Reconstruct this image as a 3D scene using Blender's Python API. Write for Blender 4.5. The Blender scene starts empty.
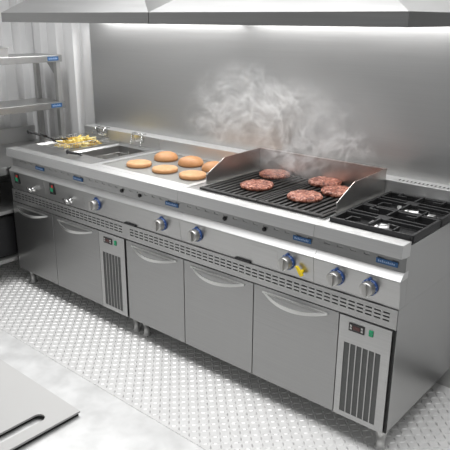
import bpy, bmesh, math, random
from mathutils import Vector, Matrix, noise
random.seed(7)
S = bpy.context.scene
COL = S.collection
W = {}                                   # world origin of every object

# ------------------------------------------------------------------ materials
def nt(name):
    m = bpy.data.materials.new(name); m.use_nodes = True
    t = m.node_tree; b = t.nodes['Principled BSDF']
    return m, t, b

def ramp(t, fac, stops):
    r = t.nodes.new('ShaderNodeValToRGB'); e = r.color_ramp.elements
    while len(e) < len(stops): e.new(0.5)
    for k, (p, c) in enumerate(stops):
        e[k].position = p; e[k].color = (c[0], c[1], c[2], 1) if isinstance(c, (tuple, list)) else (c, c, c, 1)
    t.links.new(fac, r.inputs[0]); return r.outputs[0]

def noisetex(t, scale, stretch=(1, 1, 1), detail=3, rough=.55, dist=0.0, coord='Object'):
    tc = t.nodes.new('ShaderNodeTexCoord'); mp = t.nodes.new('ShaderNodeMapping')
    mp.inputs['Scale'].default_value = stretch
    n = t.nodes.new('ShaderNodeTexNoise')
    n.inputs['Scale'].default_value = scale; n.inputs['Detail'].default_value = detail
    n.inputs['Roughness'].default_value = rough; n.inputs['Distortion'].default_value = dist
    t.links.new(tc.outputs[coord], mp.inputs[0]); t.links.new(mp.outputs[0], n.inputs['Vector'])
    return n.outputs['Fac']

def bump(t, b, h, strength, dist=.002):
    bp = t.nodes.new('ShaderNodeBump'); bp.inputs['Strength'].default_value = strength
    bp.inputs['Distance'].default_value = dist
    t.links.new(h, bp.inputs['Height']); t.links.new(bp.outputs[0], b.inputs['Normal'])

def steel(name, col=(.43, .43, .426), rough=.34, grain='x', var=.03, metal=1.0, spread=.05, bstr=.03):
    m, t, b = nt(name)
    st = {'x': (2.5, 420, 420), 'y': (260, 1.2, 260), 'z': (260, 260, 1.2), 'o': (8, 8, 8)}[grain]
    n = noisetex(t, 1.0, st, 4, .6)
    lo = [max(0, c - var) for c in col]; hi = [min(1, c + var) for c in col]
    t.links.new(ramp(t, n, [(.3, lo), (.7, hi)]), b.inputs['Base Color'])
    t.links.new(ramp(t, n, [(.3, rough - spread), (.7, rough + spread)]), b.inputs['Roughness'])
    b.inputs['Metallic'].default_value = metal
    if bstr: bump(t, b, n, bstr, .001)
    return m

def plain(name, col, rough=.5, metal=0.0, nscale=60, var=.04, bstr=0.0, spec=None):
    m, t, b = nt(name)
    n = noisetex(t, nscale, detail=4)
    t.links.new(ramp(t, n, [(.3, [max(0, c * (1 - var * 2)) for c in col]), (.7, [min(1, c * (1 + var * 2)) for c in col])]), b.inputs['Base Color'])
    b.inputs['Roughness'].default_value = rough; b.inputs['Metallic'].default_value = metal
    if spec is not None: b.inputs['Specular IOR Level'].default_value = spec
    if bstr: bump(t, b, n, bstr)
    return m

M = {}
M['steel'] = steel('brushed_steel')
M['steel_top'] = steel('brushed_steel_top', rough=.44, col=(.64, .64, .635), metal=.93, var=.03)
M['steel_deck'] = steel('brushed_steel_deck', rough=.36, col=(.52, .52, .515), var=.02)
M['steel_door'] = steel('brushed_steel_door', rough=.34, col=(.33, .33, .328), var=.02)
M['steel_wall'] = steel('brushed_steel_wall', rough=.38, col=(.62, .62, .615), var=.018, spread=.03, bstr=.0)
M['steel_hood'] = steel('brushed_steel_hood', rough=.4, col=(.36, .36, .356), var=.02)
M['canopy'] = steel('brushed_steel_canopy_lit', rough=.42, col=(.66, .66, .655), var=.02)  # hood steel made paler: ceiling light on the slope put into the colour
M['flue_cap'] = steel('satin_flue_steel', rough=.38, col=(.80, .80, .795), var=.02, metal=.7)
M['steel_dull'] = steel('dull_steel', rough=.48, col=(.58, .58, .57), grain='o', var=.03)
M['chrome'] = steel('chrome', rough=.14, col=(.75, .75, .74), grain='o', var=.02, spread=.02, bstr=0)
M['knob_metal'] = steel('knob_metal', rough=.40, col=(.52, .515, .50), grain='z', var=.04)
M['handle'] = steel('handle_steel', rough=.34, col=(.62, .62, .61), grain='o', var=.02)
M['dark'] = plain('dark_recess', (.022, .022, .022), .7)
M['slot'] = plain('slot_shadow_black', (.03, .03, .029), .8)
M['grille'] = plain('dark_grille', (.10, .102, .10), .5, .4)
M['black'] = plain('black_plastic', (.012, .012, .013), .4)
M['iron'] = plain('cast_iron', (.028, .028, .029), .5, .3, 240, .2, .25)
M['grate'] = plain('cast_iron_grate', (.030, .029, .028), .48, .3, 240, .2, .25)
M['shade'] = plain('board_shadow_black', (.015, .015, .015), .8)  # black for the painted shadow under the board
M['blue'] = plain('blue_enamel', (.028, .075, .24), .35)
M['lightblue'] = plain('pale_blue_print', (.40, .55, .80), .4)
M['badgeblue'] = plain('badge_blue', (.04, .14, .34), .35)
M['white'] = plain('white_print', (.45, .50, .60), .4)
M['yellow'] = plain('yellow_plastic', (.85, .62, .015), .4)
M['green'] = plain('green_lens', (.01, .30, .13), .25)
M['red'] = plain('red_lens', (.55, .06, .05), .25)
M['screen'] = plain('dim_red_screen', (.07, .016, .014), .2)
M['display'] = plain('display_black', (.012, .010, .010), .2)
M['paint'] = plain('white_container_paint', (.90, .90, .90), .45, 0, 5, .02)
M['oil'] = plain('frying_oil', (.16, .07, .012), .08, 0, 10, .05)
M['lampmat'], _t, _b = nt('hood_lamp_diffuser')
_b.inputs['Emission Color'].default_value = (1, .98, .95, 1); _b.inputs['Emission Strength'].default_value = 4.0

def mk_griddle():
    m, t, b = nt('griddle_plate')
    n = noisetex(t, 9, detail=5)
    t.links.new(ramp(t, n, [(.3, (.285, .285, .272)), (.7, (.31, .31, .296))]), b.inputs['Base Color'])
    b.inputs['Metallic'].default_value = .55; b.inputs['Roughness'].default_value = .5
    return m
M['griddle'] = mk_griddle()

def mk_guard():
    m, t, b = nt('heat_tinted_steel')
    tc = t.nodes.new('ShaderNodeTexCoord'); sp = t.nodes.new('ShaderNodeSeparateXYZ')
    t.links.new(tc.outputs['Object'], sp.inputs[0])
    n = noisetex(t, 7, (1, 1, 1.4), 4)
    mx = t.nodes.new('ShaderNodeMath'); mx.operation = 'MULTIPLY_ADD'
    t.links.new(n, mx.inputs[0]); mx.inputs[1].default_value = .12
    t.links.new(sp.outputs['Z'], mx.inputs[2])
    mr = t.nodes.new('ShaderNodeMapRange'); mr.inputs['From Min'].default_value = .28; mr.inputs['From Max'].default_value = .425
    t.links.new(mx.outputs[0], mr.inputs['Value'])
    r = ramp(t, mr.outputs[0], [(.0, (.58, .57, .55)), (.66, (.55, .54, .52)), (.95, (.50, .43, .40)), (1.0, (.48, .38, .35))])
    t.links.new(r, b.inputs['Base Color'])
    b.inputs['Metallic'].default_value = 1; b.inputs['Roughness'].default_value = .36
    return m
M['guard'] = mk_guard()

def mk_floor():
    m, t, b = nt('aluminium_tread_plate')
    n = noisetex(t, 14, detail=6)
    t.links.new(ramp(t, n, [(.3, (.86, .855, .845)), (.7, (.92, .915, .905))]), b.inputs['Base Color'])
    t.links.new(ramp(t, n, [(.3, .30), (.7, .44)]), b.inputs['Roughness'])
    b.inputs['Metallic'].default_value = .12
    bump(t, b, n, .08)
    return m
M['floor'] = mk_floor()
M['tread'] = steel('tread_bar_metal', rough=.42, col=(.82, .815, .805), grain='o', var=.03, spread=.04, metal=.5)

def mk_table():
    m, t, b = nt('swirl_brushed_table_steel')
    tc = t.nodes.new('ShaderNodeTexCoord')
    v = t.nodes.new('ShaderNodeTexVoronoi'); v.inputs['Scale'].default_value = 14
    t.links.new(tc.outputs['Object'], v.inputs['Vector'])
    mu = t.nodes.new('ShaderNodeMath'); mu.operation = 'MULTIPLY'; mu.inputs[1].default_value = 26
    t.links.new(v.outputs['Distance'], mu.inputs[0])
    sn = t.nodes.new('ShaderNodeMath'); sn.operation = 'SINE'; t.links.new(mu.outputs[0], sn.inputs[0])
    n = noisetex(t, 22, detail=4)
    ad = t.nodes.new('ShaderNodeMath'); ad.operation = 'MULTIPLY_ADD'; ad.inputs[1].default_value = .035
    t.links.new(sn.outputs[0], ad.inputs[0]); t.links.new(n, ad.inputs[2])
    t.links.new(ramp(t, ad.outputs[0], [(.3, (.52, .52, .515)), (.7, (.62, .62, .615))]), b.inputs['Base Color'])
    t.links.new(ramp(t, ad.outputs[0], [(.3, .36), (.7, .44)]), b.inputs['Roughness'])
    b.inputs['Metallic'].default_value = .6
    return m
M['table'] = mk_table()
M['board'] = plain('satin_board_steel', (.485, .48, .47), .55, .25, 4, .012)

def mk_bun(name, crust):
    m, t, b = nt(name)
    n = noisetex(t, 30, detail=5)
    if crust:
        n2 = noisetex(t, 9, detail=3)
        t.links.new(ramp(t, n2, [(.3, (.60, .27, .10)), (.7, (.78, .42, .20))]), b.inputs['Base Color'])
        b.inputs['Roughness'].default_value = .45
    else:
        t.links.new(ramp(t, n, [(.3, (.62, .33, .15)), (.7, (.76, .46, .25))]), b.inputs['Base Color'])
        b.inputs['Roughness'].default_value = .8
    bump(t, b, n, .25, .003)
    return m
M['crust'] = mk_bun('bun_crust', True); M['crumb'] = mk_bun('bun_crumb', False)

def mk_meat():
    m, t, b = nt('ground_meat')
    tc = t.nodes.new('ShaderNodeTexCoord')
    v = t.nodes.new('ShaderNodeTexVoronoi'); v.inputs['Scale'].default_value = 85
    t.links.new(tc.outputs['Object'], v.inputs['Vector'])
    n = noisetex(t, 58, detail=3, dist=.8)
    t.links.new(ramp(t, n, [(.30, (.07, .018, .012)), (.46, (.30, .09, .055)), (.56, (.52, .21, .14)), (.70, (.80, .50, .40))]), b.inputs['Base Color'])
    b.inputs['Roughness'].default_value = .38
    bump(t, b, v.outputs['Distance'], .8, .006)
    return m
M['meat'] = mk_meat()

def mk_fry():
    m, t, b = nt('fried_potato')
    oi = t.nodes.new('ShaderNodeObjectInfo')
    t.links.new(ramp(t, oi.outputs['Random'], [(0, (.62, .34, .05)), (.3, (.85, .60, .12)), (.65, (.95, .78, .24)), (1, (.98, .90, .52))]), b.inputs['Base Color'])
    b.inputs['Roughness'].default_value = .5
    n = noisetex(t, 90); bump(t, b, n, .2)
    return m
M['fry'] = mk_fry()

# ------------------------------------------------------------------ mesh builder
class MB:
    def __init__(s): s.v = []; s.f = []; s.m = []; s.s = []
    def add(s, vs, fs, mat=0, smooth=False):
        o = len(s.v); s.v += [tuple(p) for p in vs]
        for f in fs: s.f.append([o + i for i in f]); s.m.append(mat); s.s.append(smooth)
        return s
    def box(s, x0, x1, y0, y1, z0, z1, mat=0):
        v = [(x, y, z) for z in (z0, z1) for y in (y0, y1) for x in (x0, x1)]
        return s.add(v, [(0, 2, 3, 1), (4, 5, 7, 6), (0, 1, 5, 4), (2, 6, 7, 3), (0, 4, 6, 2), (1, 3, 7, 5)], mat)
    def prism(s, poly, x0, x1, mat=0):                      # (y, z) outline extruded along x
        n = len(poly); v = [(x0, y, z) for y, z in poly] + [(x1, y, z) for y, z in poly]
        return s.add(v, [tuple(range(n))[::-1], tuple(range(n, 2 * n))] + [(i, (i + 1) % n, n + (i + 1) % n, n + i) for i in range(n)], mat)
    def extrude(s, pts, d, mat=0):                          # any planar outline pushed by d
        n = len(pts); d = Vector(d); v = [Vector(p) for p in pts]; v += [p + d for p in v]
        return s.add(v, [tuple(range(n))[::-1], tuple(range(n, 2 * n))] + [(i, (i + 1) % n, n + (i + 1) % n, n + i) for i in range(n)], mat)
    def tube(s, path, r, seg=8, mat=0, closed=False):
        P = [Vector(p) for p in path]; n = len(P); rs = r if isinstance(r, (list, tuple)) else [r] * n
        vs = []; ref = None
        for i, p in enumerate(P):
            if closed: d = (P[(i + 1) % n] - P[i - 1]).normalized()
            else: d = (P[min(i + 1, n - 1)] - P[max(i - 1, 0)]).normalized()
            if ref is None: ref = Vector((0, 0, 1)) if abs(d.z) < .9 else Vector((1, 0, 0))
            a = d.cross(ref).normalized(); b = a.cross(d).normalized(); ref = b
            for k in range(seg):
                t = 2 * math.pi * k / seg; vs.append(p + (a * math.cos(t) + b * math.sin(t)) * rs[i])
        fs = []
        for i in range(n if closed else n - 1):
            j = (i + 1) % n
            for k in range(seg):
                k2 = (k + 1) % seg; fs.append((i * seg + k, i * seg + k2, j * seg + k2, j * seg + k))
        s.add(vs, fs, mat, True)
        if not closed: s.add(vs[:seg], [tuple(range(seg))[::-1]], mat); s.add(vs[-seg:], [tuple(range(seg))], mat)
        return s
    def lathe(s, prof, c, axis='z', seg=24, mat=0, smooth=True, sx=1, sy=1):   # prof: (r, h)
        c = Vector(c); vs = []
        for r, h in prof:
            for k in range(seg):
                t = 2 * math.pi * k / seg; a, b = r * math.cos(t) * sx, r * math.sin(t) * sy
                vs.append(c + (Vector((a, b, h)) if axis == 'z' else Vector((a, -h, b)) if axis == 'y' else Vector((h, a, b))))
        n = len(prof); fs = []
        for i in range(n - 1):
            for k in range(seg):
                k2 = (k + 1) % seg; fs.append((i * seg + k, i * seg + k2, (i + 1) * seg + k2, (i + 1) * seg + k))
        fs += [tuple(range(seg))[::-1], tuple(range((n - 1) * seg, n * seg))]
        return s.add(vs, fs, mat, smooth)
    def plate(s, org, u, v, nrm, ub, vb, hole, depth=.004, mat=0, hmat=1):
        """sheet in the u-v plane cut into cells; hole(i,j): 0 solid, 1 pressed back, 2 open"""
        org, u, v, nrm = map(Vector, (org, u, v, nrm))
        pt = lambda a, b, d=0: org + u * a + v * b - nrm * d
        flip = u.cross(v).dot(nrm) < 0
        def q(pts, m): s.add(pts, [(3, 2, 1, 0) if flip else (0, 1, 2, 3)], m)
        nu, nv = len(ub) - 1, len(vb) - 1
        H = [[hole(i, j) for j in range(nv)] for i in range(nu)]
        for i in range(nu):
            for j in range(nv):
                a, b, c, d = ub[i], ub[i + 1], vb[j], vb[j + 1]
                if H[i][j] == 0: q([pt(a, c), pt(b, c), pt(b, d), pt(a, d)], mat); continue
                if H[i][j] == 1: q([pt(a, c, depth), pt(b, c, depth), pt(b, d, depth), pt(a, d, depth)], hmat)
                for (p, r, (i2, j2)) in (((a, c), (b, c), (i, j - 1)), ((b, c), (b, d), (i + 1, j)), ((b, d), (a, d), (i, j + 1)), ((a, d), (a, c), (i - 1, j))):
                    if 0 <= i2 < nu and 0 <= j2 < nv and H[i2][j2]: continue
                    q([pt(*p), pt(*r), pt(*r, depth), pt(*p, depth)], mat)
        return s

def obj(name, mb, mats, parent=None, bevel=0, smooth_angle=None, label=None):
    o = W.get(parent.name if parent else None, Vector((0, 0, 0)))
    me = bpy.data.meshes.new(name)
    me.from_pydata([(x - o[0], y - o[1], z - o[2]) for x, y, z in mb.v], [], mb.f)
    for m in (mats if isinstance(mats, (list, tuple)) else [mats]): me.materials.append(M[m])
    me.polygons.foreach_set('material_index', mb.m); me.polygons.foreach_set('use_smooth', mb.s)
    bm = bmesh.new(); bm.from_mesh(me)
    bmesh.ops.remove_doubles(bm, verts=bm.verts, dist=1e-6)
    bmesh.ops.recalc_face_normals(bm, faces=bm.faces) if parent is None or True else None
    bm.to_mesh(me); bm.free(); me.update()
    ob = bpy.data.objects.new(name, me); COL.objects.link(ob)
    if parent: ob.parent = parent
    W[ob.name] = Vector(o)
    if bevel:
        b = ob.modifiers.new('bevel', 'BEVEL'); b.width = bevel; b.segments = 2; b.limit_method = 'ANGLE'
        b.angle_limit = math.radians(40); b.harden_normals = False
    if label: ob['label'] = label
    return ob

def thing(name, loc, label, cat, group=None):
    o = bpy.data.objects.new(name, None); COL.objects.link(o); o.location = loc; o.empty_display_size = .05
    W[o.name] = Vector(loc); o['label'] = label; o['category'] = cat
    if group: o['group'] = group
    return o

def tag(o, label, cat, group=None, kind=None):
    o['label'] = label; o['category'] = cat
    if group: o['group'] = group
    if kind: o['kind'] = kind
    return o

def struct(o): o['kind'] = 'structure'; return o

def copy_tree(o, parent=None):
    c = o.copy(); COL.objects.link(c)
    if parent: c.parent = parent
    for ch in list(o.children): copy_tree(ch, c)
    return c

def frange(a, b, n): return [a + (b - a) * i / n for i in range(n + 1)]

# ------------------------------------------------------------------ the room
YW = .67; XW = -.72; HT = 2.7
def tread_floor():
    mb = MB()
    mb.add([(XW, -3.2, 0), (5.2, -3.2, 0), (5.2, YW + .05, 0), (XW, YW + .05, 0)], [(0, 1, 2, 3)])
    s = .030; L, wd, h = .0140, .0040, .0034
    i0, i1 = int(-.66 / s), int(3.75 / s); j0, j1 = int(-1.75 / s), int(.64 / s)
    for i in range(i0, i1):
        for j in range(j0, j1):
            sg = 1 if (i + j) % 2 else -1
            c, q = .7071, .7071 * sg
            x, y = i * s, j * s
            P = lambda a, b, z: (x + a * c - b * q, y + a * q + b * c, z)
            vs = [P(-L, 0, 0), P(-L * .45, -wd, 0), P(L * .45, -wd, 0), P(L, 0, 0), P(L * .45, wd, 0), P(-L * .45, wd, 0), P(-L * .6, 0, h), P(L * .6, 0, h)]
            mb.add(vs, [(0, 1, 6), (1, 2, 7, 6), (2, 3, 7), (3, 4, 7), (4, 5, 6, 7), (5, 0, 6)], 1)
    return struct(obj('floor', mb, ['floor', 'tread']))
tread_floor()

def corrugated(name, a0, a1, along, base, nrm, phase=0.0):
    """trapezoid-ribbed steel sheet; along 'x' or 'y'"""
    mb = MB(); pitch = .19; prof = [(0, .0), (.080, .0), (.108, .040), (.165, .040), (.19, .0)]
    pts = []; a = a0 - pitch + phase
    while a < a1 + pitch:
        for u, d in prof[:-1]: pts.append((a + u, d))
        a += pitch
    pts = [(u, d) for u, d in pts if a0 <= u <= a1]
    pts = [(a0, pts[0][1])] + pts + [(a1, pts[-1][1])]
    for (u, d), (u2, d2) in zip(pts, pts[1:]):
        if abs(u2 - u) < 1e-6: continue
        if along == 'x': q = [(u, base + d, 0), (u2, base + d2, 0), (u2, base + d2, HT), (u, base + d, HT)]
        else: q = [(base - d, u, 0), (base - d2, u2, 0), (base - d2, u2, HT), (base - d, u, HT)]
        mb.add(q, [(0, 1, 2, 3)])
    o = obj(name, mb, 'paint'); struct(o)
    so = o.modifiers.new('sheet', 'SOLIDIFY'); so.thickness = .003; so.offset = 0
    return o
corrugated('wall_back', XW - .03, 5.2, 'x', YW + .006, -1, .093)
corrugated('wall_left', -3.2, YW + .035, 'y', XW, 1, .05)
mb = MB(); mb.extrude([(.006, YW - .004, 0), (2.6, YW - .004, 0), (2.6, YW - .004, .84), (5.2, YW - .004, .84), (5.2, YW - .004, 2.3), (.006, YW - .004, 2.3)], (0, .008, 0))
sp_ = obj('splashback_panel', mb, 'steel_wall', None, .001)
tag(sp_, 'tall brushed steel splashback sheet on the wall behind the cooking line', 'wall panel')

mb = MB(); mb.box(2.62, 5.2, YW - .02, YW + .004, 0, .05); struct(obj('dark_strip_back', mb, 'grille'))  # dark strip added along the foot of the wall, right of the line
# ------------------------------------------------------------------ cooking line
YD = .664                                   # rear of the line
P_ = {'FT': (-.006, .9), 'FB': (-.011, .851), 'RT': (.030, .8325), 'RB': (.025, .788), 'LF': (-.003, .762), 'PB': (.011, .648)}
FLUE = .577

def badge_on(parent, x, y, z, w=.086, h=.0195, axis='y', lett=9):
    """small blue plate with a pale, unreadable line of lettering"""
    mb = MB()
    if axis == 'y': mb.box(x - w / 2, x + w / 2, y - .002, y + .002, z - h / 2, z + h / 2)
    else: mb.box(y - .002, y + .002, x - w / 2, x + w / 2, z - h / 2, z + h / 2)
    b = obj('badge', mb, 'badgeblue', parent, .0008, label='blue badge with pale lettering')
    mb = MB(); n = lett; x0 = x - w * .40; st = w * .80 / n
    for k in range(n):
        hh = h * (.30 if k in (1, 3, 4, 6, 8) else .42)
        a0, a1 = x0 + k * st, x0 + k * st + st * .66
        if axis == 'y': mb.box(a0, a1, y - .0028, y - .0018, z - h * .18, z - h * .18 + hh)
        else: mb.box(y + .0018, y + .0028, a0, a1, z - h * .18, z - h * .18 + hh)
    obj('lettering', mb, 'lightblue', b)
    return b

def knob(parent, x, z, angle=0.0):
    y = .0035
    mb = MB(); mb.lathe([(.030, 0), (.0325, .002), (.0325, .010), (.029, .013)], (x, y + .002, z), 'y', 28)
    mb.box(x - .005, x + .005, y - .011, y - .001, z + .028, z + .038)
    bz = obj('knob_bezel', mb, 'blue', parent, label='blue scale ring behind the knob')
    mb = MB()
    for k in range(9):
        t = math.radians(-40 + k * 30)
        mb.box(x + .030 * math.cos(t) - .0011, x + .030 * math.cos(t) + .0011, y - .0125, y - .008, z + .030 * math.sin(t) - .0011, z + .030 * math.sin(t) + .0011)
    obj('scale_mark', mb, 'white', bz)
    mb = MB(); mb.lathe([(.028, .010), (.0285, .013), (.0275, .035), (.025, .039)], (x, y, z), 'y', 28)
    c, s_ = math.cos(angle), math.sin(angle)
    P = lambda a, b: (x + a * c - b * s_, y - .038, z + a * s_ + b * c)
    mb.extrude([P(-.0075, -.0225), P(.0075, -.0225), P(.0085, 0), P(.0075, .0225), P(-.0075, .0225), P(-.0085, 0)], (0, -.012, 0))
    return obj('knob', mb, 'knob_metal', parent, .0012)

def shell(t, xa, xb, grille=False):
    """front mouldings, flue and sides of one cooking-line appliance"""
    g = .0004; xa += g; xb -= g
    mb = MB(); mb.prism([P_['FT'], P_['FB'], (.034, .843), (.060, .843), (.060, .9)], xa, xb)
    obj('top_rim', mb, 'steel_top', t, .0012)
    # strip under the rim with a row of dark vent slits along its upper edge
    mb = MB(); n = max(3, round((xb - xa - .02) / .056)); ub = [0]; st = (xb - xa - .02) / n
    for k in range(n): ub += [.010 + k * st + st * .28, .010 + k * st + st * .72]
    ub.append(xb - xa)
    hgt = P_['RT'][1] + .0105 - P_['RB'][1]
    vv = Vector((0, P_['RT'][0] - P_['RB'][0], P_['RT'][1] - P_['RB'][1])).normalized()
    mb.plate((xa, P_['RB'][0], P_['RB'][1]), (1, 0, 0), vv, (0, -1, 0), ub, [0, hgt - .0240, hgt - .0155, hgt], lambda i, j: 1 if (j == 1 and i % 2 == 1) else 0, .006)
    mb.box(xa, xb, .0315, .060, P_['RB'][1], .8425)
    obj('slit_strip', mb, ['steel', 'slot'], t)
    mb = MB(); mb.prism([P_['RB'], P_['LF'], (-.0025, .7585), (.06, .7585), (.06, .788)], xa, xb)
    obj('ledge', mb, 'steel_top', t, .0008)
    mb = MB(); mb.prism([(-.0022, .758), P_['PB'], (.06, .648), (.06, .758)], xa, xb)
    cp = obj('control_panel', mb, 'steel', t, .0008)
    # flue box along the rear
    mb = MB(); mb.prism([(FLUE, .66), (YD, .66), (YD, .966), (FLUE, .966)], xa, xb)
    fl = obj('flue', mb, 'flue_cap', t, .002)
    if grille:
        mb = MB(); n = 17; w = xb - xa - .05; ub = [0]
        for k in range(n): ub += [.012 + k * w / n, .012 + k * w / n + w / n * .5]
        ub.append(w + .02)
        mb.plate((xa + .03, FLUE + .012, .9672), (1, 0, 0), (0, 1, 0), (0, 0, 1), ub, [0, .008, .030, .038], lambda i, j: 1 if (i % 2 == 1 and j == 1) else 0, .0011)
        obj('flue_grille', mb, ['flue_cap', 'slot'], fl)
    return cp

def side(t, x, w=.004, ztop=.9):
    mb = MB(); mb.extrude([(x, .060, .648), (x, FLUE, .648), (x, FLUE, ztop), (x, .060, ztop)], (w, 0, 0))
    return obj('side_panel', mb, 'steel', t)

def drip_slot(t, x, w=.085):
    mb = MB(); mb.box(x - w / 2, x + w / 2, .001, .012, .6485, .6565)
    obj('drip_tray_pull', mb, 'black', t, .001, label='black finger slot of the drip tray')

def button(t, x, z=.811):
    mb = MB(); mb.lathe([(.0095, 0), (.0095, .006), (.0085, .008)], (x, .0285, z), 'y', 16)
    obj('igniter_button', mb, 'black', t)

# --- fryers
def fryer(xa, xb, label):
    t = thing('deep_fryer', ((xa + xb) / 2, .3, .648), label, 'fryer', 'deep fryers of the cooking line')
    shell(t, xa, xb); side(t, xa + .001); side(t, xb - .005)
    wx0, wx1, wy0, wy1 = xa + .028, xb - .030, .185, .545
    mb = MB(); mb.plate((xa + .0004, .060, .9), (1, 0, 0), (0, 1, 0), (0, 0, 1), [0, wx0 - xa, wx1 - xa, xb - xa - .0008], [0, wy0 - .06, wy1 - .06, FLUE - .06], lambda i, j: 2 if (i == 1 and j == 1) else 0, .006)
    obj('deck', mb, 'steel_deck', t)
    mb = MB(); zf = .68
    c = [(wx0, wy0), (wx1, wy0), (wx1, wy1), (wx0, wy1)]; ins = .012
    ci = [(wx0 + ins, wy0 + ins), (wx1 - ins, wy0 + ins), (wx1 - ins, wy1 - ins), (wx0 + ins, wy1 - ins)]
    vs = [(x, y, .8995) for x, y in c] + [(x, y, .888) for x, y in ci] + [(x, y, zf) for x, y in ci]
    mb.add(vs, [(i, (i + 1) % 4, 4 + (i + 1) % 4, 4 + i) for i in range(4)] + [(4 + i, 4 + (i + 1) % 4, 8 + (i + 1) % 4, 8 + i) for i in range(4)] + [(8, 9, 10, 11)])
    bs = obj('basin', mb, 'steel_deck', t)
    mb = MB(); mb.box(wx0 + ins + .001, wx1 - ins - .001, wy0 + ins + .001, wy1 - ins - .001, .682, .735)
    o = obj('oil', mb, 'oil', bs); o['label'] = 'amber frying oil'
    badge_on(t, xb - .07, .0255, .811)
    sx = xa + .080
    mb = MB(); mb.box(sx - .022, sx + .022, -.0045, .010, .690, .753)
    sw = obj('switch_plate', mb, 'black', t, .001, label='black switch plate with red and green lamps')
    mb = MB(); mb.box(sx - .002, sx + .014, -.0065, -.003, .729, .743); obj('red_lamp', mb, 'red', sw)
    mb = MB(); mb.box(sx - .013, sx + .012, -.0065, -.003, .706, .727); obj('green_rocker', mb, 'green', sw)
    vx = xa + .236
    mb = MB(); mb.lathe([(.016, 0), (.016, .006), (.010, .008), (.010, .026), (.013, .028), (.013, .036)], (vx, .012, .680), 'y', 18)
    mb.tube([(vx - .028, -.018, .690), (vx, -.020, .684), (vx + .018, -.022, .676)], [.007, .007, .009], 10)
    obj('drain_valve', mb, 'chrome', t, label='chrome valve lever')
    return t
fryer(0.0, .365, 'leftmost fryer, with the raised basket full of golden fries')
fryer(.365, .73, 'second fryer, with an empty-looking open well, between the first fryer and the griddle')

def basket(xa, xb, ztop, zbot, label, hp, y0=.215, y1=.525):
    t = thing('fryer_basket', ((xa + xb) / 2, .37, zbot), label, 'basket', 'wire baskets in the fryers')
    mb = MB(); r = .0013; tp = .012
    x0, x1 = xa, xb
    for z, i in ((ztop, 0), ((ztop + zbot) / 2, tp / 2), (zbot, tp)):
        mb.tube([(x0 + i, y0 + i, z), (x1 - i, y0 + i, z), (x1 - i, y1 - i, z), (x0 + i, y1 - i, z)], r * (2.0 if i == 0 else 1), 6, closed=True)
    nx, ny = 16, 20
    for k in range(nx + 1):
        x = x0 + (x1 - x0) * k / nx; xi = x0 + tp + (x1 - x0 - 2 * tp) * k / nx
        mb.tube([(x, y0, ztop), (xi, y0 + tp, zbot), (xi, y1 - tp, zbot), (x, y1, ztop)], r, 4)
    for k in range(ny + 1):
        y = y0 + (y1 - y0) * k / ny; yi = y0 + tp + (y1 - y0 - 2 * tp) * k / ny
        mb.tube([(x0, y, ztop), (x0 + tp, yi, zbot), (x1 - tp, yi, zbot), (x1, y, ztop)], r, 4)
    obj('wire_basket', mb, 'knob_metal', t)
    cx = (x0 + x1) / 2
    mb = MB()                                             # rear hanger that hooks over the flue
    for dx in (-.045, .045):
        mb.tube([(cx + dx, y1, ztop), (cx + dx, y1 + .012, ztop + .02), (cx + dx, FLUE - .012, max(ztop + .045, .975)), (cx + dx, FLUE + .02, .974), (cx + dx, FLUE + .022, .9695)], .003, 6)
    mb.tube([(cx - .045, FLUE - .010, .975), (cx + .045, FLUE - .010, .975)], .003, 6)
    mb.box(cx - .05, cx + .05, FLUE - .010, FLUE - .004, .925, .965)
    obj('hanger', mb, 'chrome', t)
    mb = MB()
    a, b, c, d = hp
    mb.tube([(a[0], y0 + .09, ztop + .004), (a[0], y0, ztop + .012), a], .0050, 8)
    mb.tube([(a[0] - .012, y0 - .001, ztop), a, b], .0042, 8); mb.tube([(a[0] + .012, y0 - .001, ztop), a], .0042, 8)
    hr = obj('handle_rod', mb, 'iron', t)
    mb = MB(); mb.tube([c, [(c[i] * .5 + d[i] * .5) for i in range(3)], d], [.0065, .0078, .0085], 10)
    mb.lathe([(.006, -.006), (.0115, -.004), (.0115, .004), (.006, .006)], d, 'y', 12)
    obj('handle_grip', mb, 'black', hr, label='black grip')
    return t
basket(.066, .322, .930, .825, 'wire basket raised over the leftmost fryer, heaped with golden fries',
       ((.19, .19, .953), (.182, .150, .972), (.185, .165, .968), (.165, .055, 1.008)))
basket(.408, .680, .845, .745, 'wire basket lowered into the second fryer, black handle over its rim',
       ((.525, .19, .885), (.525, .135, .912), (.520, .155, .908), (.505, .080, .930)))

# --- french fries, individually
fry_meshes = []
for k in range(8):
    mb = MB(); L = random.uniform(.035, .065); bend = random.uniform(-.006, .006); w = random.uniform(.0036, .0050)
    st = 4; vs = []
    for i in range(st + 1):
        u = i / st - .5; e = w * (.8 if i in (0, st) else 1)
        for a, b in ((-1, -1), (1, -1), (1, 1), (-1, 1)): vs.append((u * L, a * e + bend * (4 * u * u - 1), b * e))
    fs = [(i * 4 + q, i * 4 + (q + 1) % 4, i * 4 + 4 + (q + 1) % 4, i * 4 + 4 + q) for i in range(st) for q in range(4)] + [(3, 2, 1, 0), (st * 4, st * 4 + 1, st * 4 + 2, st * 4 + 3)]
    mb.add(vs, fs)
    me = bpy.data.meshes.new('french_fry'); me.from_pydata(mb.v, [], mb.f); me.materials.append(M['fry']); fry_meshes.append(me)
def put_fry(x, y, z, tilt):
    o = bpy.data.objects.new('french_fry', random.choice(fry_meshes)); COL.objects.link(o)
    o.location = (x, y, z); o.rotation_euler = (random.uniform(-.4, .4), tilt, random.uniform(0, 6.28))
    tag(o, 'golden french fry in the heap filling the raised fryer basket', 'french fry', 'french fries in the raised basket')
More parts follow.
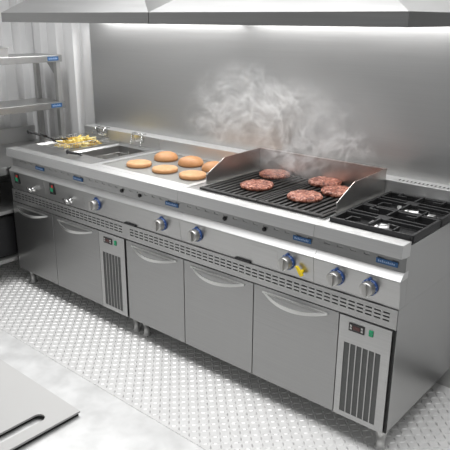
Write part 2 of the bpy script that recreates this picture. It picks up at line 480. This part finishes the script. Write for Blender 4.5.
for k in range(170):
    lay = 0 if k < 75 else 1 if k < 135 else 2
    x = .202 + random.uniform(-.088, .088) * (1, .95, .7)[lay]; y = .375 + random.uniform(-.115, .115) * (1, .95, .7)[lay]
    put_fry(x, y, (.895, .911, .926)[lay] + random.uniform(-.007, .007), random.uniform(-.25, .25))

# --- griddle
GX0, GX1 = .73, 1.465
t = thing('griddle', (1.1, .3, .648), 'smooth steel griddle plate unit with toasting buns, between fryer and char grill', 'griddle')
shell(t, GX0, GX1); side(t, GX0 + .001); side(t, GX1 - .005)
mb = MB(); px0, px1, py0, py1 = .775, 1.430, .098, .545
mb.plate((GX0 + .0004, .060, .9), (1, 0, 0), (0, 1, 0), (0, 0, 1), [0, px0 - GX0, px1 - GX0, GX1 - GX0 - .0008], [0, py0 - .06, py1 - .06, FLUE - .06], lambda i, j: 2 if (i == 1 and j == 1) else 0, .012)
obj('deck', mb, 'steel_top', t)
mb = MB(); mb.box(px0 + .004, px1 - .004, py0 + .004, py1 - .004, .870, .899)
obj('griddle_plate', mb, 'griddle', t, .003, label='smooth matt cooking plate')
for x in (.844, 1.344): knob(t, x, .709)
for x in (1.027, 1.163): button(t, x)
badge_on(t, 1.390, .0255, .811); drip_slot(t, 1.105)

# --- buns
def bun_mesh(top):
    mb = MB(); R = .0675
    if top: prof = [(.001, 0), (R * .93, 0), (R, .006), (R * .99, .014), (R * .93, .024), (R * .80, .033), (R * .6, .040), (R * .36, .0445), (R * .12, .046), (.001, .0462)]
    else: prof = [(.001, 0), (R * .92, 0), (R * .985, .004), (R, .010), (R * .985, .017), (R * .93, .0215), (R * .6, .0225), (.001, .0228)]
    mb.lathe(prof, (0, 0, 0), 'z', 36)
    if not top:                                            # pale cut face upward, crust around the rim
        for i, f in enumerate(mb.f):
            if sum(mb.v[k][2] for k in f) / len(f) > .019: mb.m[i] = 1
        mb.m[-1] = 1
    mb.v = [(x * (1 + .02 * noise.noise((x * 30, y * 30, 5 + top))), y * (1 + .02 * noise.noise((x * 30, y * 30, 9))), z + (.0018 * noise.noise((x * 40, y * 40, z * 40)) if z > .003 else 0)) for x, y, z in mb.v]
    return mb
def place(mb_name, src, mats, spots, cat, grp):
    for k, (x, y, z, rz, sc, lab) in enumerate(spots):
        if k == 0: o = first = obj(mb_name, src, mats)
        else: o = first.copy(); COL.objects.link(o)
        o.location = (x, y, z); o.rotation_euler = (0, 0, rz); o.scale = sc
        tag(o, lab, cat, grp)
place('flat_bun', bun_mesh(False), ['crust', 'crumb'], [
    (.959, .209, .899, .3, (1, 1, 1), 'flat bun bottom cut side up, leftmost of the front row on the griddle'),
    (1.151, .215, .899, 1.9, (1, 1, .95), 'flat bun bottom cut side up, middle of the front row on the griddle'),
    (1.346, .217, .899, 3.4, (1.03, 1, 1.02), 'flat bun bottom cut side up, right end of front row near the grill guard')], 'burger bun', 'bun bottoms on the griddle')
place('domed_bun', bun_mesh(True), 'crust', [
    (.957, .410, .899, 0, (1, 1, 1), 'domed golden bun top, leftmost of the back row on the griddle'),
    (1.147, .411, .899, 2, (1.06, 1.04, 1.0), 'domed golden bun top, middle of the back row on the griddle'),
    (1.325, .402, .899, 4, (1, 1, .98), 'domed golden bun top partly hidden behind the char grill guard')], 'burger bun', 'bun tops on the griddle')

# --- char grill
BX0, BX1 = 1.465, 2.205
t = thing('char_grill', (1.835, .3, .648), 'char grill with black grates and steel splash guard, five patties on it', 'grill')
shell(t, BX0, BX1); side(t, BX0 + .001); side(t, BX1 - .005)
gx0, gx1, gy0, gy1 = 1.530, 2.185, .085, .555
mb = MB(); mb.plate((BX0 + .0004, .060, .9), (1, 0, 0), (0, 1, 0), (0, 0, 1), [0, gx0 - BX0, gx1 - BX0, BX1 - BX0 - .0008], [0, gy0 - .06, gy1 - .06, FLUE - .06], lambda i, j: 2 if (i == 1 and j == 1) else 0, .02)
obj('deck', mb, 'steel_deck', t)
mb = MB()
c = [(gx0, gy0), (gx1, gy0), (gx1, gy1), (gx0, gy1)]
vs = [(x, y, .898) for x, y in c] + [(x, y, .80) for x, y in c]
mb.add(vs, [(i, (i + 1) % 4, 4 + (i + 1) % 4, 4 + i) for i in range(4)] + [(4, 5, 6, 7)])
fb = obj('firebox', mb, 'grate', t)
mb = MB()
for k in range(4):
    x = gx0 + .08 + k * .165
    mb.prism([(gy0 + .03, .83), (gy0 + .03, .832), (gy1 - .03, .832), (gy1 - .03, .83)], x - .045, x - .001)
    mb.add([(x - .05, gy0 + .03, .82), (x, gy0 + .03, .848), (x, gy1 - .03, .848), (x - .05, gy1 - .03, .82), (x + .05, gy0 + .03, .82), (x + .05, gy1 - .03, .82)], [(0, 1, 2, 3), (1, 4, 5, 2)])
obj('flame_shield', mb, 'steel_dull', fb)
gm = (gx0 + gx1) / 2
for a, b in ((gx0 - .006, gm - .003), (gm + .003, gx1 + .004)):
    mb = MB(); zt = .909; ya, yb = gy0 - .010, gy1 - .002
    mb.box(a, b, ya, ya + .022, .893, zt); mb.box(a, b, yb - .016, yb, .893, zt)
    mb.box(a, a + .012, ya + .022, yb - .016, .893, zt); mb.box(b - .012, b, ya + .022, yb - .016, .893, zt)
    n = 10; w = (b - a - .024) / n
    for k in range(n):
        x = a + .012 + w * (k + .5)
        mb.prism([(ya + .022, .889), (ya + .022, zt), (yb - .016, zt), (yb - .016, .889)], x - w * .27, x + w * .27)
    for y in (ya + .16, ya + .31): mb.box(a + .012, b - .012, y, y + .008, .880, .888)
    obj('grate', mb, 'grate', t, .0015)
# splash guard: left cheek, back sheet, right cheek, folded from one sheet
mb = MB(); th = .003
ck = [(.158, .9002), (.158, .948), (.290, 1.010), (.574, 1.016), (.574, .9002)]
for x in (1.490, 2.1985): mb.extrude([(x, y, z) for y, z in ck], (th, 0, 0))
mb.box(1.490, 2.2015, .5665, .5695, .9002, 1.014)
mb.box(1.490, 2.2015, .5695, .585, 1.011, 1.014)
gd = obj('splash_guard', mb, 'guard', t, label='bent steel splash guard with brown heat tint')
for x, a in ((1.575, .12), (2.083, 0)): knob(t, x, .709, a)
for x in (1.721, 1.940): button(t, x)
badge_on(t, 2.130, .0255, .811); drip_slot(t, 1.842)
mb = MB()
mb.lathe([(.008, 0), (.008, .014)], (2.152, .008, .686), 'y', 12)
mb.extrude([(2.128, -.006, .708), (2.138, -.006, .711), (2.160, -.006, .690), (2.168, -.006, .676), (2.156, -.006, .668), (2.146, -.006, .680)], (0, -.010, 0))
obj('gas_tap_lever', mb, 'yellow', t, .002, label='yellow gas tap lever')
mb = MB(); mb.prism([(-.0014, .745), (.0076, .668), (.012, .668), (.005, .745)], 1.885, 2.030)
obj('access_cover', mb, 'steel', t, .0015)

# --- patties
def patty_mesh(seed):
    mb = MB(); R = .0775; prof = [(.001, 0), (R * .90, 0), (R * .98, .004), (R, .010), (R * .97, .016), (R * .88, .0205), (R * .68, .022), (R * .48, .022), (R * .28, .0222), (R * .1, .0222), (.001, .0222)]
    mb.lathe(prof, (0, 0, 0), 'z', 72)
    out = []
    for x, y, z in mb.v:
        k = 1 + .05 * noise.noise((x * 22 + seed * 9, y * 22, 1)) + .035 * noise.noise((x * 90, y * 90, z * 90 + seed))
        zz = z + (.0045 * noise.noise((x * 95 + seed, y * 95, 3)) + .0025 * noise.noise((x * 45, y * 45 + seed, 7)) if z > .003 else 0)
        out.append((x * k, y * k, zz))
    mb.v = out; return mb
for k, (x, y, rz, lab) in enumerate([
    (1.723, .250, .2, 'sizzling beef patty at the left front of the char grill'),
    (1.657, .476, 1.3, 'sizzling beef patty at the left back of the char grill'),
    (1.993, .242, 2.2, 'sizzling beef patty at the right front of the char grill'),
    (1.925, .510, 3.1, 'sizzling beef patty at the far right back, beneath the smoke'),
    (2.060, .408, 4.4, 'sizzling beef patty nearest the right cheek of the splash guard')]):
    o = obj('beef_patty', patty_mesh(k), 'meat'); o.location = (x, y, .9088); o.rotation_euler.z = rz
    tag(o, lab, 'burger patty', 'beef patties on the char grill')

# --- gas range
RX0, RX1 = 2.205, 2.57
t = thing('gas_range', (2.3875, .3, .648), 'two-burner gas range with black pan supports at the right end of the line', 'stove')
shell(t, RX0, RX1, True); side(t, RX0 + .001); side(t, RX1 - .005, .0046, .884)
mb = MB(); mb.box(RX0 + .006, RX1 - .006, .060, FLUE, .852, .858); mb.box(RX0 + .006, RX1 - .006, .0602, .064, .858, .899); mb.box(RX0 + .018, RX0 + .021, .064, FLUE, .858, .899)
obj('spill_tray', mb, 'iron', t, label='black spill tray')
cx = 2.391
for cy, rr in ((.185, .050), (.462, .066)):
    mb = MB(); mb.lathe([(rr * .55, .858), (rr * .55, .874), (rr, .880), (rr * 1.02, .894), (rr * .86, .899)], (cx, cy, 0), 'z', 24)
    bu = obj('burner', mb, 'flue_cap', t, label='silver burner ring')
    mb = MB(); mb.lathe([(rr * .72, .899), (rr * .74, .902), (rr * .6, .9045)], (cx, cy, 0), 'z', 24)
    obj('burner_cap', mb, 'iron' if rr > .06 else 'flue_cap', bu)
mb = MB(); mb.lathe([(.012, .858), (.012, .882), (.009, .886)], (cx + .078, .446, 0), 'z', 12); mb.box(cx + .06, cx + .098, .425, .468, .868, .884)
obj('pilot_cover', mb, 'flue_cap', t, .002, label='small silver pilot cover')
mb = MB(); mb.box(RX0 + .0052, RX0 + .0178, .0604, FLUE, .858, .9); obj('side_rim', mb, 'flue_cap', t, .001)
def trivet(y0, y1):
    x0, x1 = RX0 + .022, RX1 - .001; zt, zb = .920, .906; mb = MB(); cy = (y0 + y1) / 2; b = .007
    mb.box(x0, x1, y0, y0 + .012, .888, zt - .003); mb.box(x0, x1, y1 - .012, y1, .888, zt - .003)
    mb.box(x0, x0 + .012, y0, y1, .888, zt - .003); mb.box(x1 - .012, x1, y0, y1, .886, zt - .003)
    mb.box(cx - .026, cx + .026, cy - .026, cy + .026, zb, zt)
    mb.box(cx - b / 2 - .001, cx + b / 2 + .001, y0 + .01, cy - .022, zb, zt + .003); mb.box(cx - b / 2 - .001, cx + b / 2 + .001, cy + .022, y1 - .01, zb, zt + .003)
    for d in (-.018, .018):
        mb.box(x0 + .01, cx - .022, cy + d - b / 2, cy + d + b / 2, zb, zt); mb.box(cx + .022, x1 - .01, cy + d - b / 2, cy + d + b / 2, zb, zt)
    for sx in (-1, 1):
        for sy in (-1, 1):
            xx, yy = cx + sx * .098, cy + sy * .070
            ex = y0 + .006 if sy < 0 else y1 - .006
            mb.box(xx - b / 2, xx + b / 2, min(yy, ex), max(yy, ex), zb, zt + .002)
            ax, bx2 = sorted((xx, cx + sx * .060)); mb.box(ax, bx2, yy - b / 2, yy + b / 2, zb, zt + .002)
    # feet down to the tray
    for fx in (x0 + .006, x1 - .006):
        for fy in (y0 + .006, y1 - .006): mb.box(fx - .005, fx + .005, fy - .005, fy + .005, .858, .89)
    obj('pan_support', mb, 'iron', t, .0015)
trivet(.066, .318); trivet(.322, .572)
for x, a in ((2.312, 0), (2.453, .1)): knob(t, x, .708, a)
badge_on(t, 2.499, .0255, .811)

# ------------------------------------------------------------------ refrigerated bases
ZT, ZB = .648, .1175
def base(xa, xb, doors, panel, label, feet):
    t = thing('refrigerated_base', ((xa + xb) / 2, .3, 0), label, 'cabinet', 'refrigerated base cabinets')
    g = .0006; A, B = xa + g, xb - g
    mb = MB(); mb.box(A, B, .016, YD, ZB, ZT - .0008)
    obj('cabinet_body', mb, 'steel', t, .0012)
    # louvre strip with three rows of slits
    mb = MB(); x0, x1 = A, B; n = round((x1 - x0 - .05) / .036); st = (x1 - x0 - .05) / n; ub = [0]
    for k in range(n): ub += [.025 + k * st + st * .13, .025 + k * st + st * .87]
    ub.append(x1 - x0); z0 = .5665
    vb = [0, .0265, .0325, .0415, .0475, .0565, .0625, .080]
    mb.plate((x0, .004, z0), (1, 0, 0), (0, 0, 1), (0, -1, 0), ub, vb, lambda i, j: 1 if (i % 2 == 1 and j in (1, 3, 5)) else 0, .005)
    mb.box(x0, x1, .0095, .0158, z0, z0 + .080)
    for z in (z0, z0 + .080): mb.add([(x0, .004, z), (x1, .004, z), (x1, .0095, z), (x0, .0095, z)], [(0, 1, 2, 3)])
    obj('louvre_strip', mb, ['steel', 'slot'], t)
    for (a, b) in doors:
        a += .002; b -= .002
        mb = MB(); mb.box(a, b, -.002, .0155, ZB + .001, .5635)
        d = obj('door', mb, 'steel_door', t, .0015)
        mb = MB(); c = (a + b) / 2; hw = .158; N = 16; vs = []
        for i in range(N + 1):
            s = -1 + 2 * i / N; k = 1 - s * s
            y = -.004 - .040 * k; z = .541 - .019 * k; th = .0055; hh = .005 + .0035 * k
            vs += [(c + hw * s, y, z - hh), (c + hw * s, y, z + hh), (c + hw * s, y + th, z + hh), (c + hw * s, y + th, z - hh)]
        fs = [(i * 4 + q, i * 4 + (q + 1) % 4, i * 4 + 4 + (q + 1) % 4, i * 4 + 4 + q) for i in range(N) for q in range(4)] + [(3, 2, 1, 0), (N * 4, N * 4 + 1, N * 4 + 2, N * 4 + 3)]
        mb.add(vs, fs)
        mb.box(c - hw - .004, c + hw + .004, -.0075, -.0015, .5385, .5475)
        obj('handle', mb, 'handle', d, .0012)
    # cooling unit front
    a, b = panel; a += .003; b -= .011
    mb = MB(); gx0, gx1, gz0, gz1 = a + .026, b - .034, .140, .452
    n = 6; w = (gx1 - gx0) / n; ub = [a - a, gx0 - a]
    for k in range(n):
        if k: ub.append(gx0 - a + k * w + w * .085)
        ub.append(gx0 - a + (k + 1) * w - w * .085)
    ub.append(b - a)
    mb.plate((a, -.004, ZB + .001), (1, 0, 0), (0, 0, 1), (0, -1, 0), ub, [0, gz0 - ZB, gz1 - ZB, .5635 - ZB - .001], lambda i, j: 1 if (j == 1 and i % 2 == 1) else 0, .0022, 0, 1)
    mb.box(a, b, .0025, .0155, ZB + .001, .5635)
    for xx in (a, b): mb.add([(xx, -.004, ZB + .001), (xx, .0025, ZB + .001), (xx, .0025, .5635), (xx, -.004, .5635)], [(0, 1, 2, 3)])
    for zz in (ZB + .001, .5635): mb.add([(a, -.004, zz), (b, -.004, zz), (b, .0025, zz), (a, .0025, zz)], [(0, 1, 2, 3)])
    pn = obj('cooling_panel', mb, ['steel', 'grille'], t)
    dx = a + .043
    mb = MB(); mb.box(dx, dx + .066, -.008, -.003, .509, .542)
    dp = obj('thermostat', mb, 'display', pn, .001, label='black digital thermostat')
    mb = MB(); mb.box(dx + .018, dx + .048, -.0086, -.0078, .518, .534); obj('screen', mb, 'screen', dp)
    for q in (dx + .010, dx + .057):
        mb = MB(); mb.box(q - .004, q + .004, -.0092, -.0078, .517, .525); mb.box(q - .004, q + .004, -.0092, -.0078, .528, .536); obj('key', mb, 'knob_metal', dp)
    mb = MB(); mb.box(dx + .085, dx + .103, -.009, -.003, .513, .538)
    obj('power_switch', mb, 'green', pn, .002, label='green rocker switch')
    mb = MB(); mb.box(b + .0015, b + .0095, .006, .0155, ZB + .001, .5635); obj('hinge_gap', mb, 'dark', t)
    for fx, fy in feet:
        mb = MB(); mb.lathe([(.024, 0), (.024, .006), (.017, .012), (.017, .060), (.0215, .062), (.0215, ZB)], (fx, fy, 0), 'z', 18)
        obj('foot', mb, 'steel_dull', t)
    return t
base(0, 1.072, [(.0, .4245), (.4245, .850)], (.850, 1.072), 'left refrigerated base with two doors beneath the fryers', [(.028, .075), (1.035, .08), (.1, .45), (.95, .45)])
base(1.072, 2.57, [(1.072, 1.490), (1.490, 1.912), (1.912, 2.337)], (2.337, 2.57), 'right refrigerated base with three doors beneath griddle, grill and range', [(1.118, .08), (2.528, .06), (1.2, .45), (2.40, .45)])

# ------------------------------------------------------------------ extraction hoods
def hood(xa, xb, label):
    t = thing('extractor_hood', ((xa + xb) / 2, YW, 1.623), label, 'extractor hood', 'extractor hoods over the line')
    y0, y1, z0, z1 = .025, YW - .006, 1.6228, 1.672; cc = .24; a, b = .43, .305; w = .003
    mb = MB()
    mb.box(xa, xb, y0, y0 + w, z0, z1); mb.box(xa, xb, y1 - w, y1, z0, z1)
    mb.box(xa, xa + w, y0 + w, y1 - w, z0, z1); mb.box(xb - w, xb, y0 + w, y1 - w, z0, z1)
    obj('rim', mb, 'steel_hood', t)
    mb = MB()
    lo = [(xa, y0, z1), (xb, y0, z1), (xb, y1, z1), (xa, y1, z1)]; hi = [(xa + a, y0 + b, z1 + cc), (xb - a, y0 + b, z1 + cc), (xb - a, y1, z1 + cc), (xa + a, y1, z1 + cc)]
    mb.add(lo + hi, [(0, 1, 5, 4), (1, 2, 6, 5), (2, 3, 7, 6), (3, 0, 4, 7), (4, 5, 6, 7)])
    o = obj('canopy', mb, 'canopy', t); so = o.modifiers.new('sheet', 'SOLIDIFY'); so.thickness = .003; so.offset = -1
    mb = MB(); mb.box(xa + a + .1, xb - a - .1, y0 + b + .04, y1, z1 + cc, HT); obj('duct', mb, 'steel_hood', t, .002)
    mb = MB(); mb.box(xa + .04, xb - .04, .56, .62, z1 - .012, z1 + .004); mb.box(xa + .12, xb - .12, .58, .60, z1 + .004, z1 + .14)
    lf = obj('lamp_housing', mb, 'steel_dull', t)
    mb = MB(); mb.box(xa + .05, xb - .05, .566, .614, z1 - .016, z1 - .0118); obj('lamp_diffuser', mb, 'lampmat', lf)
    return t
hood(.05, 1.2695, 'steel extractor hood on the left, above fryers and griddle')
hood(1.2735, 2.494, 'steel extractor hood on the right, above char grill and range')

# ------------------------------------------------------------------ side counter and shelf rack
t = thing('side_counter', (-.36, 0, 0), 'steel side counter along the left wall, left of the fryers', 'counter')
mb = MB(); mb.prism([(0, 0)] * 0 or [(-.5, .770), (-.5, .777), (.64, .777), (.64, .770)], -.692, -.030); mb.box(-.034, -.018, -.5, .64, .728, .775)
mb.box(-.692, -.676, -.5, .64, .728, .770)
obj('worktop', mb, 'steel_deck', t, .003)
mb = MB(); mb.box(-.706, -.692, -.5, .64, .728, .884); obj('backsplash', mb, 'steel_top', t, .002)
mb = MB(); mb.box(-.69, -.028, -.5, .64, .478, .500); obj('middle_shelf', mb, 'steel_dull', t, .002)
mb = MB(); mb.box(-.69, -.028, -.5, .64, .160, .185); obj('bottom_shelf', mb, 'steel_dull', t, .002)
mb = MB(); mb.box(-.694, -.690, -.5, .64, .12, .73); obj('back_sheet', mb, 'steel_door', t)
for y in (-.49, .60):
    for x in (-.66, -.07):
        mb = MB(); mb.box(x, x + .038, y, y + .038, .0, .73); obj('leg', mb, 'steel_dull', t, .002)
t = thing('undercounter_fridge', (-.36, .1, .185), 'dark glass-fronted box on the bottom shelf of the side counter', 'fridge')
mb = MB(); mb.box(-.62, -.075, -.42, .56, .1855, .47); obj('casing', mb, 'grille', t, .003)
for ya, yb in ((-.41, .02), (.03, .55)):
    mb = MB(); mb.box(-.0745, -.052, ya, yb, .20, .455); d = obj('door', mb, 'black', t, .002)
    mb = MB(); mb.box(-.0515, -.038, ya + .006, ya + .022, .215, .44); obj('handle', mb, 'steel_dull', d, .002)

t = thing('shelf_rack', (-.4, .2, .777), 'two-tier steel shelf rack standing on the side counter by the left wall', 'shelf')
for z in (1.41, 1.10):
    mb = MB(); mb.box(-.555, -.250, -.5, .615, z - .006, z); mb.box(-.255, -.250, -.5, .615, z - .045, z - .006); mb.box(-.555, -.550, -.5, .615, z - .045, z - .006); mb.box(-.55, -.255, .610, .615, z - .045, z - .006)
    s = obj('shelf', mb, 'steel_deck', t, .001)
    badge_on(s, .545, -.2495, z - .023, .085, .027, 'x')
for y in (-.47, .575):
    for x in (-.298, -.545):
        mb = MB(); mb.box(x, x + .036, y, y + .032, .777, 1.404); mb.box(x - .004, x + .040, y - .004, y + .036, .7773, .785); obj('post', mb, 'steel_dull', t, .002)
    for z in (1.365,):
        mb = MB(); mb.extrude([(-.298, y + .013, z), (-.298, y + .013, z - .10), (-.40, y + .013, z)], (0, .005, 0)); obj('gusset', mb, 'steel', t)
t = thing('steel_pan', (-.4, 0, 1.41), 'shallow steel pan on the upper shelf of the rack', 'pan')
mb = MB(); x0, x1, y0, y1, z0, z1 = -.53, -.275, -.22, .235, 1.4105, 1.470; w = .004
mb.box(x0, x1, y0, y1, z0, z0 + w)
mb.box(x0, x0 + w, y0, y1, z0 + w, z1); mb.box(x1 - w, x1, y0, y1, z0 + w, z1); mb.box(x0 + w, x1 - w, y0, y0 + w, z0 + w, z1); mb.box(x0 + w, x1 - w, y1 - w, y1, z0 + w, z1)
obj('tub', mb, 'steel_deck', t)
mb = MB(); r = .012
mb.box(x0 - r, x1 + r, y0 - r, y0, z1 - .004, z1); mb.box(x0 - r, x1 + r, y1, y1 + r, z1 - .004, z1); mb.box(x0 - r, x0, y0, y1, z1 - .004, z1); mb.box(x1, x1 + r, y0, y1, z1 - .004, z1)
obj('lip', mb, 'steel_top', t)

# ------------------------------------------------------------------ prep table in the foreground
t = thing('prep_table', (1.9, -1.6, 0), 'steel prep table in the foreground, its edge along the aisle', 'table')
mb = MB(); mb.box(.9, 3.15, -1.90, -1.243, .862, .9); obj('tabletop', mb, 'table', t, .004)
mb = MB(); mb.box(.95, 3.1, -1.86, -1.29, .20, .225); obj('lower_shelf', mb, 'table', t, .003)
for x in (.95, 3.06):
    for y in (-1.86, -1.33):
        mb = MB(); mb.box(x, x + .04, y, y + .04, 0, .8615); obj('leg', mb, 'steel_dull', t, .003)

t = thing('cutting_board', (2.2, -1.55, .9), 'flat pale board with a rounded slot, lying on the prep table', 'board')
bx0, bx1, by0, by1, zb, zt = 1.55, 2.517, -1.87, -1.333, .9065, .9105
sx0, sx1, sy1, sy0 = 2.462, 2.488, -1.388, -1.75
mb = MB()
N = 10; r = (sx1 - sx0) / 2; cxs = (sx0 + sx1) / 2
arcT = [(cxs + r * math.cos(math.pi * k / N), sy1 - r + r * math.sin(math.pi * k / N)) for k in range(N + 1)]
arcB = [(cxs - r * math.cos(math.pi * k / N), sy0 + r - r * math.sin(math.pi * k / N)) for k in range(N + 1)]
loop = arcT + arcB                                       # counter-clockwise slot outline
bm = bmesh.new()
outer = [bm.verts.new((x, y, zt)) for x, y in ((bx0, by0), (bx1, by0), (bx1, by1), (bx0, by1))]
inner = [bm.verts.new((x, y, zt)) for x, y in loop]
es = [bm.edges.new((outer[i], outer[(i + 1) % 4])) for i in range(4)] + [bm.edges.new((inner[i], inner[(i + 1) % len(inner)])) for i in range(len(inner))]
bmesh.ops.triangle_fill(bm, edges=es, use_beauty=True)
fs_ = list(bm.faces)
ret = bmesh.ops.extrude_face_region(bm, geom=fs_)
for v in ret['geom']:
    if isinstance(v, bmesh.types.BMVert): v.co.z = zb
bm.verts.index_update()
mb.add([v.co[:] for v in bm.verts], [[v.index for v in f.verts] for f in bm.faces]); bm.free()
obj('board_sheet', mb, 'board', t)
mb = MB(); mb.box(bx0 + .004, sx0 - .003, by0 + .004, by1 - .003, .9002, .9063); mb.box(sx1 + .004, bx1 - .002, by0 + .004, by1 - .003, .9002, .9063)  # black layer added below the sheet, standing for its shadow line
obj('board_shadow', mb, 'shade', t, label='black layer in place of the shadow under the board')

# ------------------------------------------------------------------ smoke
def smoke():
    mb = MB(); NU, NV = 28, 14; c = Vector((1.66, .440, 1.20)); vs = []
    for j in range(1, NV):
        for i in range(NU):
            th = math.pi * j / NV; ph = 2 * math.pi * i / NU
            vs.append((c.x + .66 * math.sin(th) * math.cos(ph), c.y + .125 * math.sin(th) * math.sin(ph), c.z + .31 * math.cos(th)))
    n = len(vs); vs += [(c.x, c.y, c.z + .31), (c.x, c.y, c.z - .31)]
    fs = [(j * NU + i, j * NU + (i + 1) % NU, (j + 1) * NU + (i + 1) % NU, (j + 1) * NU + i) for j in range(NV - 2) for i in range(NU)]
    fs += [(n, (i + 1) % NU, i) for i in range(NU)] + [(n + 1, (NV - 2) * NU + i, (NV - 2) * NU + (i + 1) % NU) for i in range(NU)]
    mb.add(vs, fs)
    m = bpy.data.materials.new('drifting_smoke'); m.use_nodes = True; t = m.node_tree; t.nodes.clear()
    N = t.nodes.new; Lk = t.links.new
    out = N('ShaderNodeOutputMaterial'); pv = N('ShaderNodeVolumePrincipled'); Lk(pv.outputs[0], out.inputs['Volume'])
    pv.inputs['Color'].default_value = (.97, .97, .97, 1); pv.inputs['Anisotropy'].default_value = .1
    tc = N('ShaderNodeTexCoord')
    def mth(op, a, b=None, cl=False):
        x = N('ShaderNodeMath'); x.operation = op; x.use_clamp = cl
        for k, v in enumerate((a, b)):
            if v is None: continue
            if isinstance(v, (int, float)): x.inputs[k].default_value = v
            else: Lk(v, x.inputs[k])
        return x.outputs[0]
    # swirl the coordinates
    w = N('ShaderNodeTexNoise'); w.inputs['Scale'].default_value = 3.2; w.inputs['Detail'].default_value = 2; Lk(tc.outputs['Object'], w.inputs['Vector'])
    vm = N('ShaderNodeVectorMath'); vm.operation = 'MULTIPLY_ADD'; Lk(w.outputs['Color'], vm.inputs[0]); vm.inputs[1].default_value = (.34, .34, .34); Lk(tc.outputs['Object'], vm.inputs[2])
    n1 = N('ShaderNodeTexNoise'); n1.inputs['Scale'].default_value = 8.0; n1.inputs['Detail'].default_value = 7; n1.inputs['Roughness'].default_value = .66; Lk(vm.outputs[0], n1.inputs['Vector'])
    rid = mth('SUBTRACT', 1.0, mth('MULTIPLY', mth('ABSOLUTE', mth('SUBTRACT', n1.outputs['Fac'], .5)), 13.0), True)
    wisps = mth('POWER', rid, 2.2)
    n2 = N('ShaderNodeTexNoise'); n2.inputs['Scale'].default_value = 4.2; n2.inputs['Detail'].default_value = 4; Lk(vm.outputs[0], n2.inputs['Vector'])
    cloud = mth('MULTIPLY', mth('SUBTRACT', n2.outputs['Fac'], .40, True), 3.0)
    sep = N('ShaderNodeSeparateXYZ'); Lk(tc.outputs['Object'], sep.inputs[0])
    def blob(cx, cy, cz, rx, ry, rz):
        ex = mth('DIVIDE', mth('SUBTRACT', sep.outputs['X'], cx), rx); ey = mth('DIVIDE', mth('SUBTRACT', sep.outputs['Y'], cy), ry); ez = mth('DIVIDE', mth('SUBTRACT', sep.outputs['Z'], cz), rz)
        d = mth('ADD', mth('ADD', mth('MULTIPLY', ex, ex), mth('MULTIPLY', ey, ey)), mth('MULTIPLY', ez, ez))
        return mth('SUBTRACT', 1.0, d, True)
    mask = None
    for a in BLOBS:
        b = mth('MULTIPLY', blob(*a[:6]), a[6]); mask = b if mask is None else mth('ADD', mask, b)
    dens = mth('MULTIPLY', mask, mth('ADD', mth('MULTIPLY', wisps, WISP), mth('MULTIPLY', cloud, CLOUD)))
    Lk(dens, pv.inputs['Density'])
    M['smoke'] = m
    S.cycles.volume_bounces = 6; S.cycles.volume_step_rate = 1
    o = obj('smoke', mb, 'smoke')
    tag(o, 'thin white smoke rising from the patties in front of the steel splashback', 'smoke', kind='stuff')
    m.cycles.volume_step_rate = .25 if hasattr(m.cycles, 'volume_step_rate') else 1
BLOBS = [(1.30, .45, 1.12, .26, .12, .17, .7), (1.72, .44, .99, .16, .12, .10, 1.2), (1.45, .45, 1.22, .36, .13, .26, 1.0), (1.78, .44, 1.17, .40, .13, .24, 1.0), (1.85, .44, 1.02, .26, .14, .16, 1.2), (2.05, .44, 1.10, .2, .12, .10, .9)]
WISP, CLOUD = 4.9, .28
smoke()

# ------------------------------------------------------------------ light
def area(name, loc, rot, sx, sy, power, col=(1, 1, 1), spread=math.pi):
    l = bpy.data.lights.new(name, 'AREA'); l.shape = 'RECTANGLE'; l.size = sx; l.size_y = sy; l.energy = power; l.color = col; l.spread = spread
    o = bpy.data.objects.new(name, l); COL.objects.link(o); o.location = loc; o.rotation_euler = rot
    return o
area('ceiling_light', (1.80, -.60, 3.0), (0, 0, 0), 3.7, 1.25, 58, (1, 1, 1), 2.4)
area('hood_light', (.66, .59, 1.652), (0, 0, 0), 1.15, .05, 6.2, (1, 1, 1))
area('hood_light', (1.884, .59, 1.652), (0, 0, 0), 1.15, .05, 6.2, (1, 1, 1))
w = bpy.data.worlds.new('room_light'); S.world = w; w.use_nodes = True
w.node_tree.nodes['Background'].inputs[0].default_value = (.97, .985, 1, 1); w.node_tree.nodes['Background'].inputs[1].default_value = .23

# ------------------------------------------------------------------ camera
cd = bpy.data.cameras.new('camera'); cam = bpy.data.objects.new('camera', cd); COL.objects.link(cam)
a, b, c = .7114, -.3229, .0048
fw = Vector((-math.sin(a) * math.cos(b), math.cos(a) * math.cos(b), math.sin(b))); rt = Vector((math.cos(a), math.sin(a), 0)); up = rt.cross(fw)
r2 = rt * math.cos(c) + up * math.sin(c); u2 = up * math.cos(c) - rt * math.sin(c)
mt = Matrix((r2, u2, -fw)).transposed().to_4x4(); mt.translation = (3.4119, -1.9362, 1.6479)
cam.matrix_world = mt; cd.sensor_width = 36; cd.lens = 617.65 / 450 * 36; cd.shift_x = .44 / 450; cd.clip_start = .01
S.camera = cam
S.view_settings.view_transform = 'Standard'; S.view_settings.look = 'None'; S.view_settings.gamma = 1; S.view_settings.use_curve_mapping = False
S.view_settings.exposure = 0
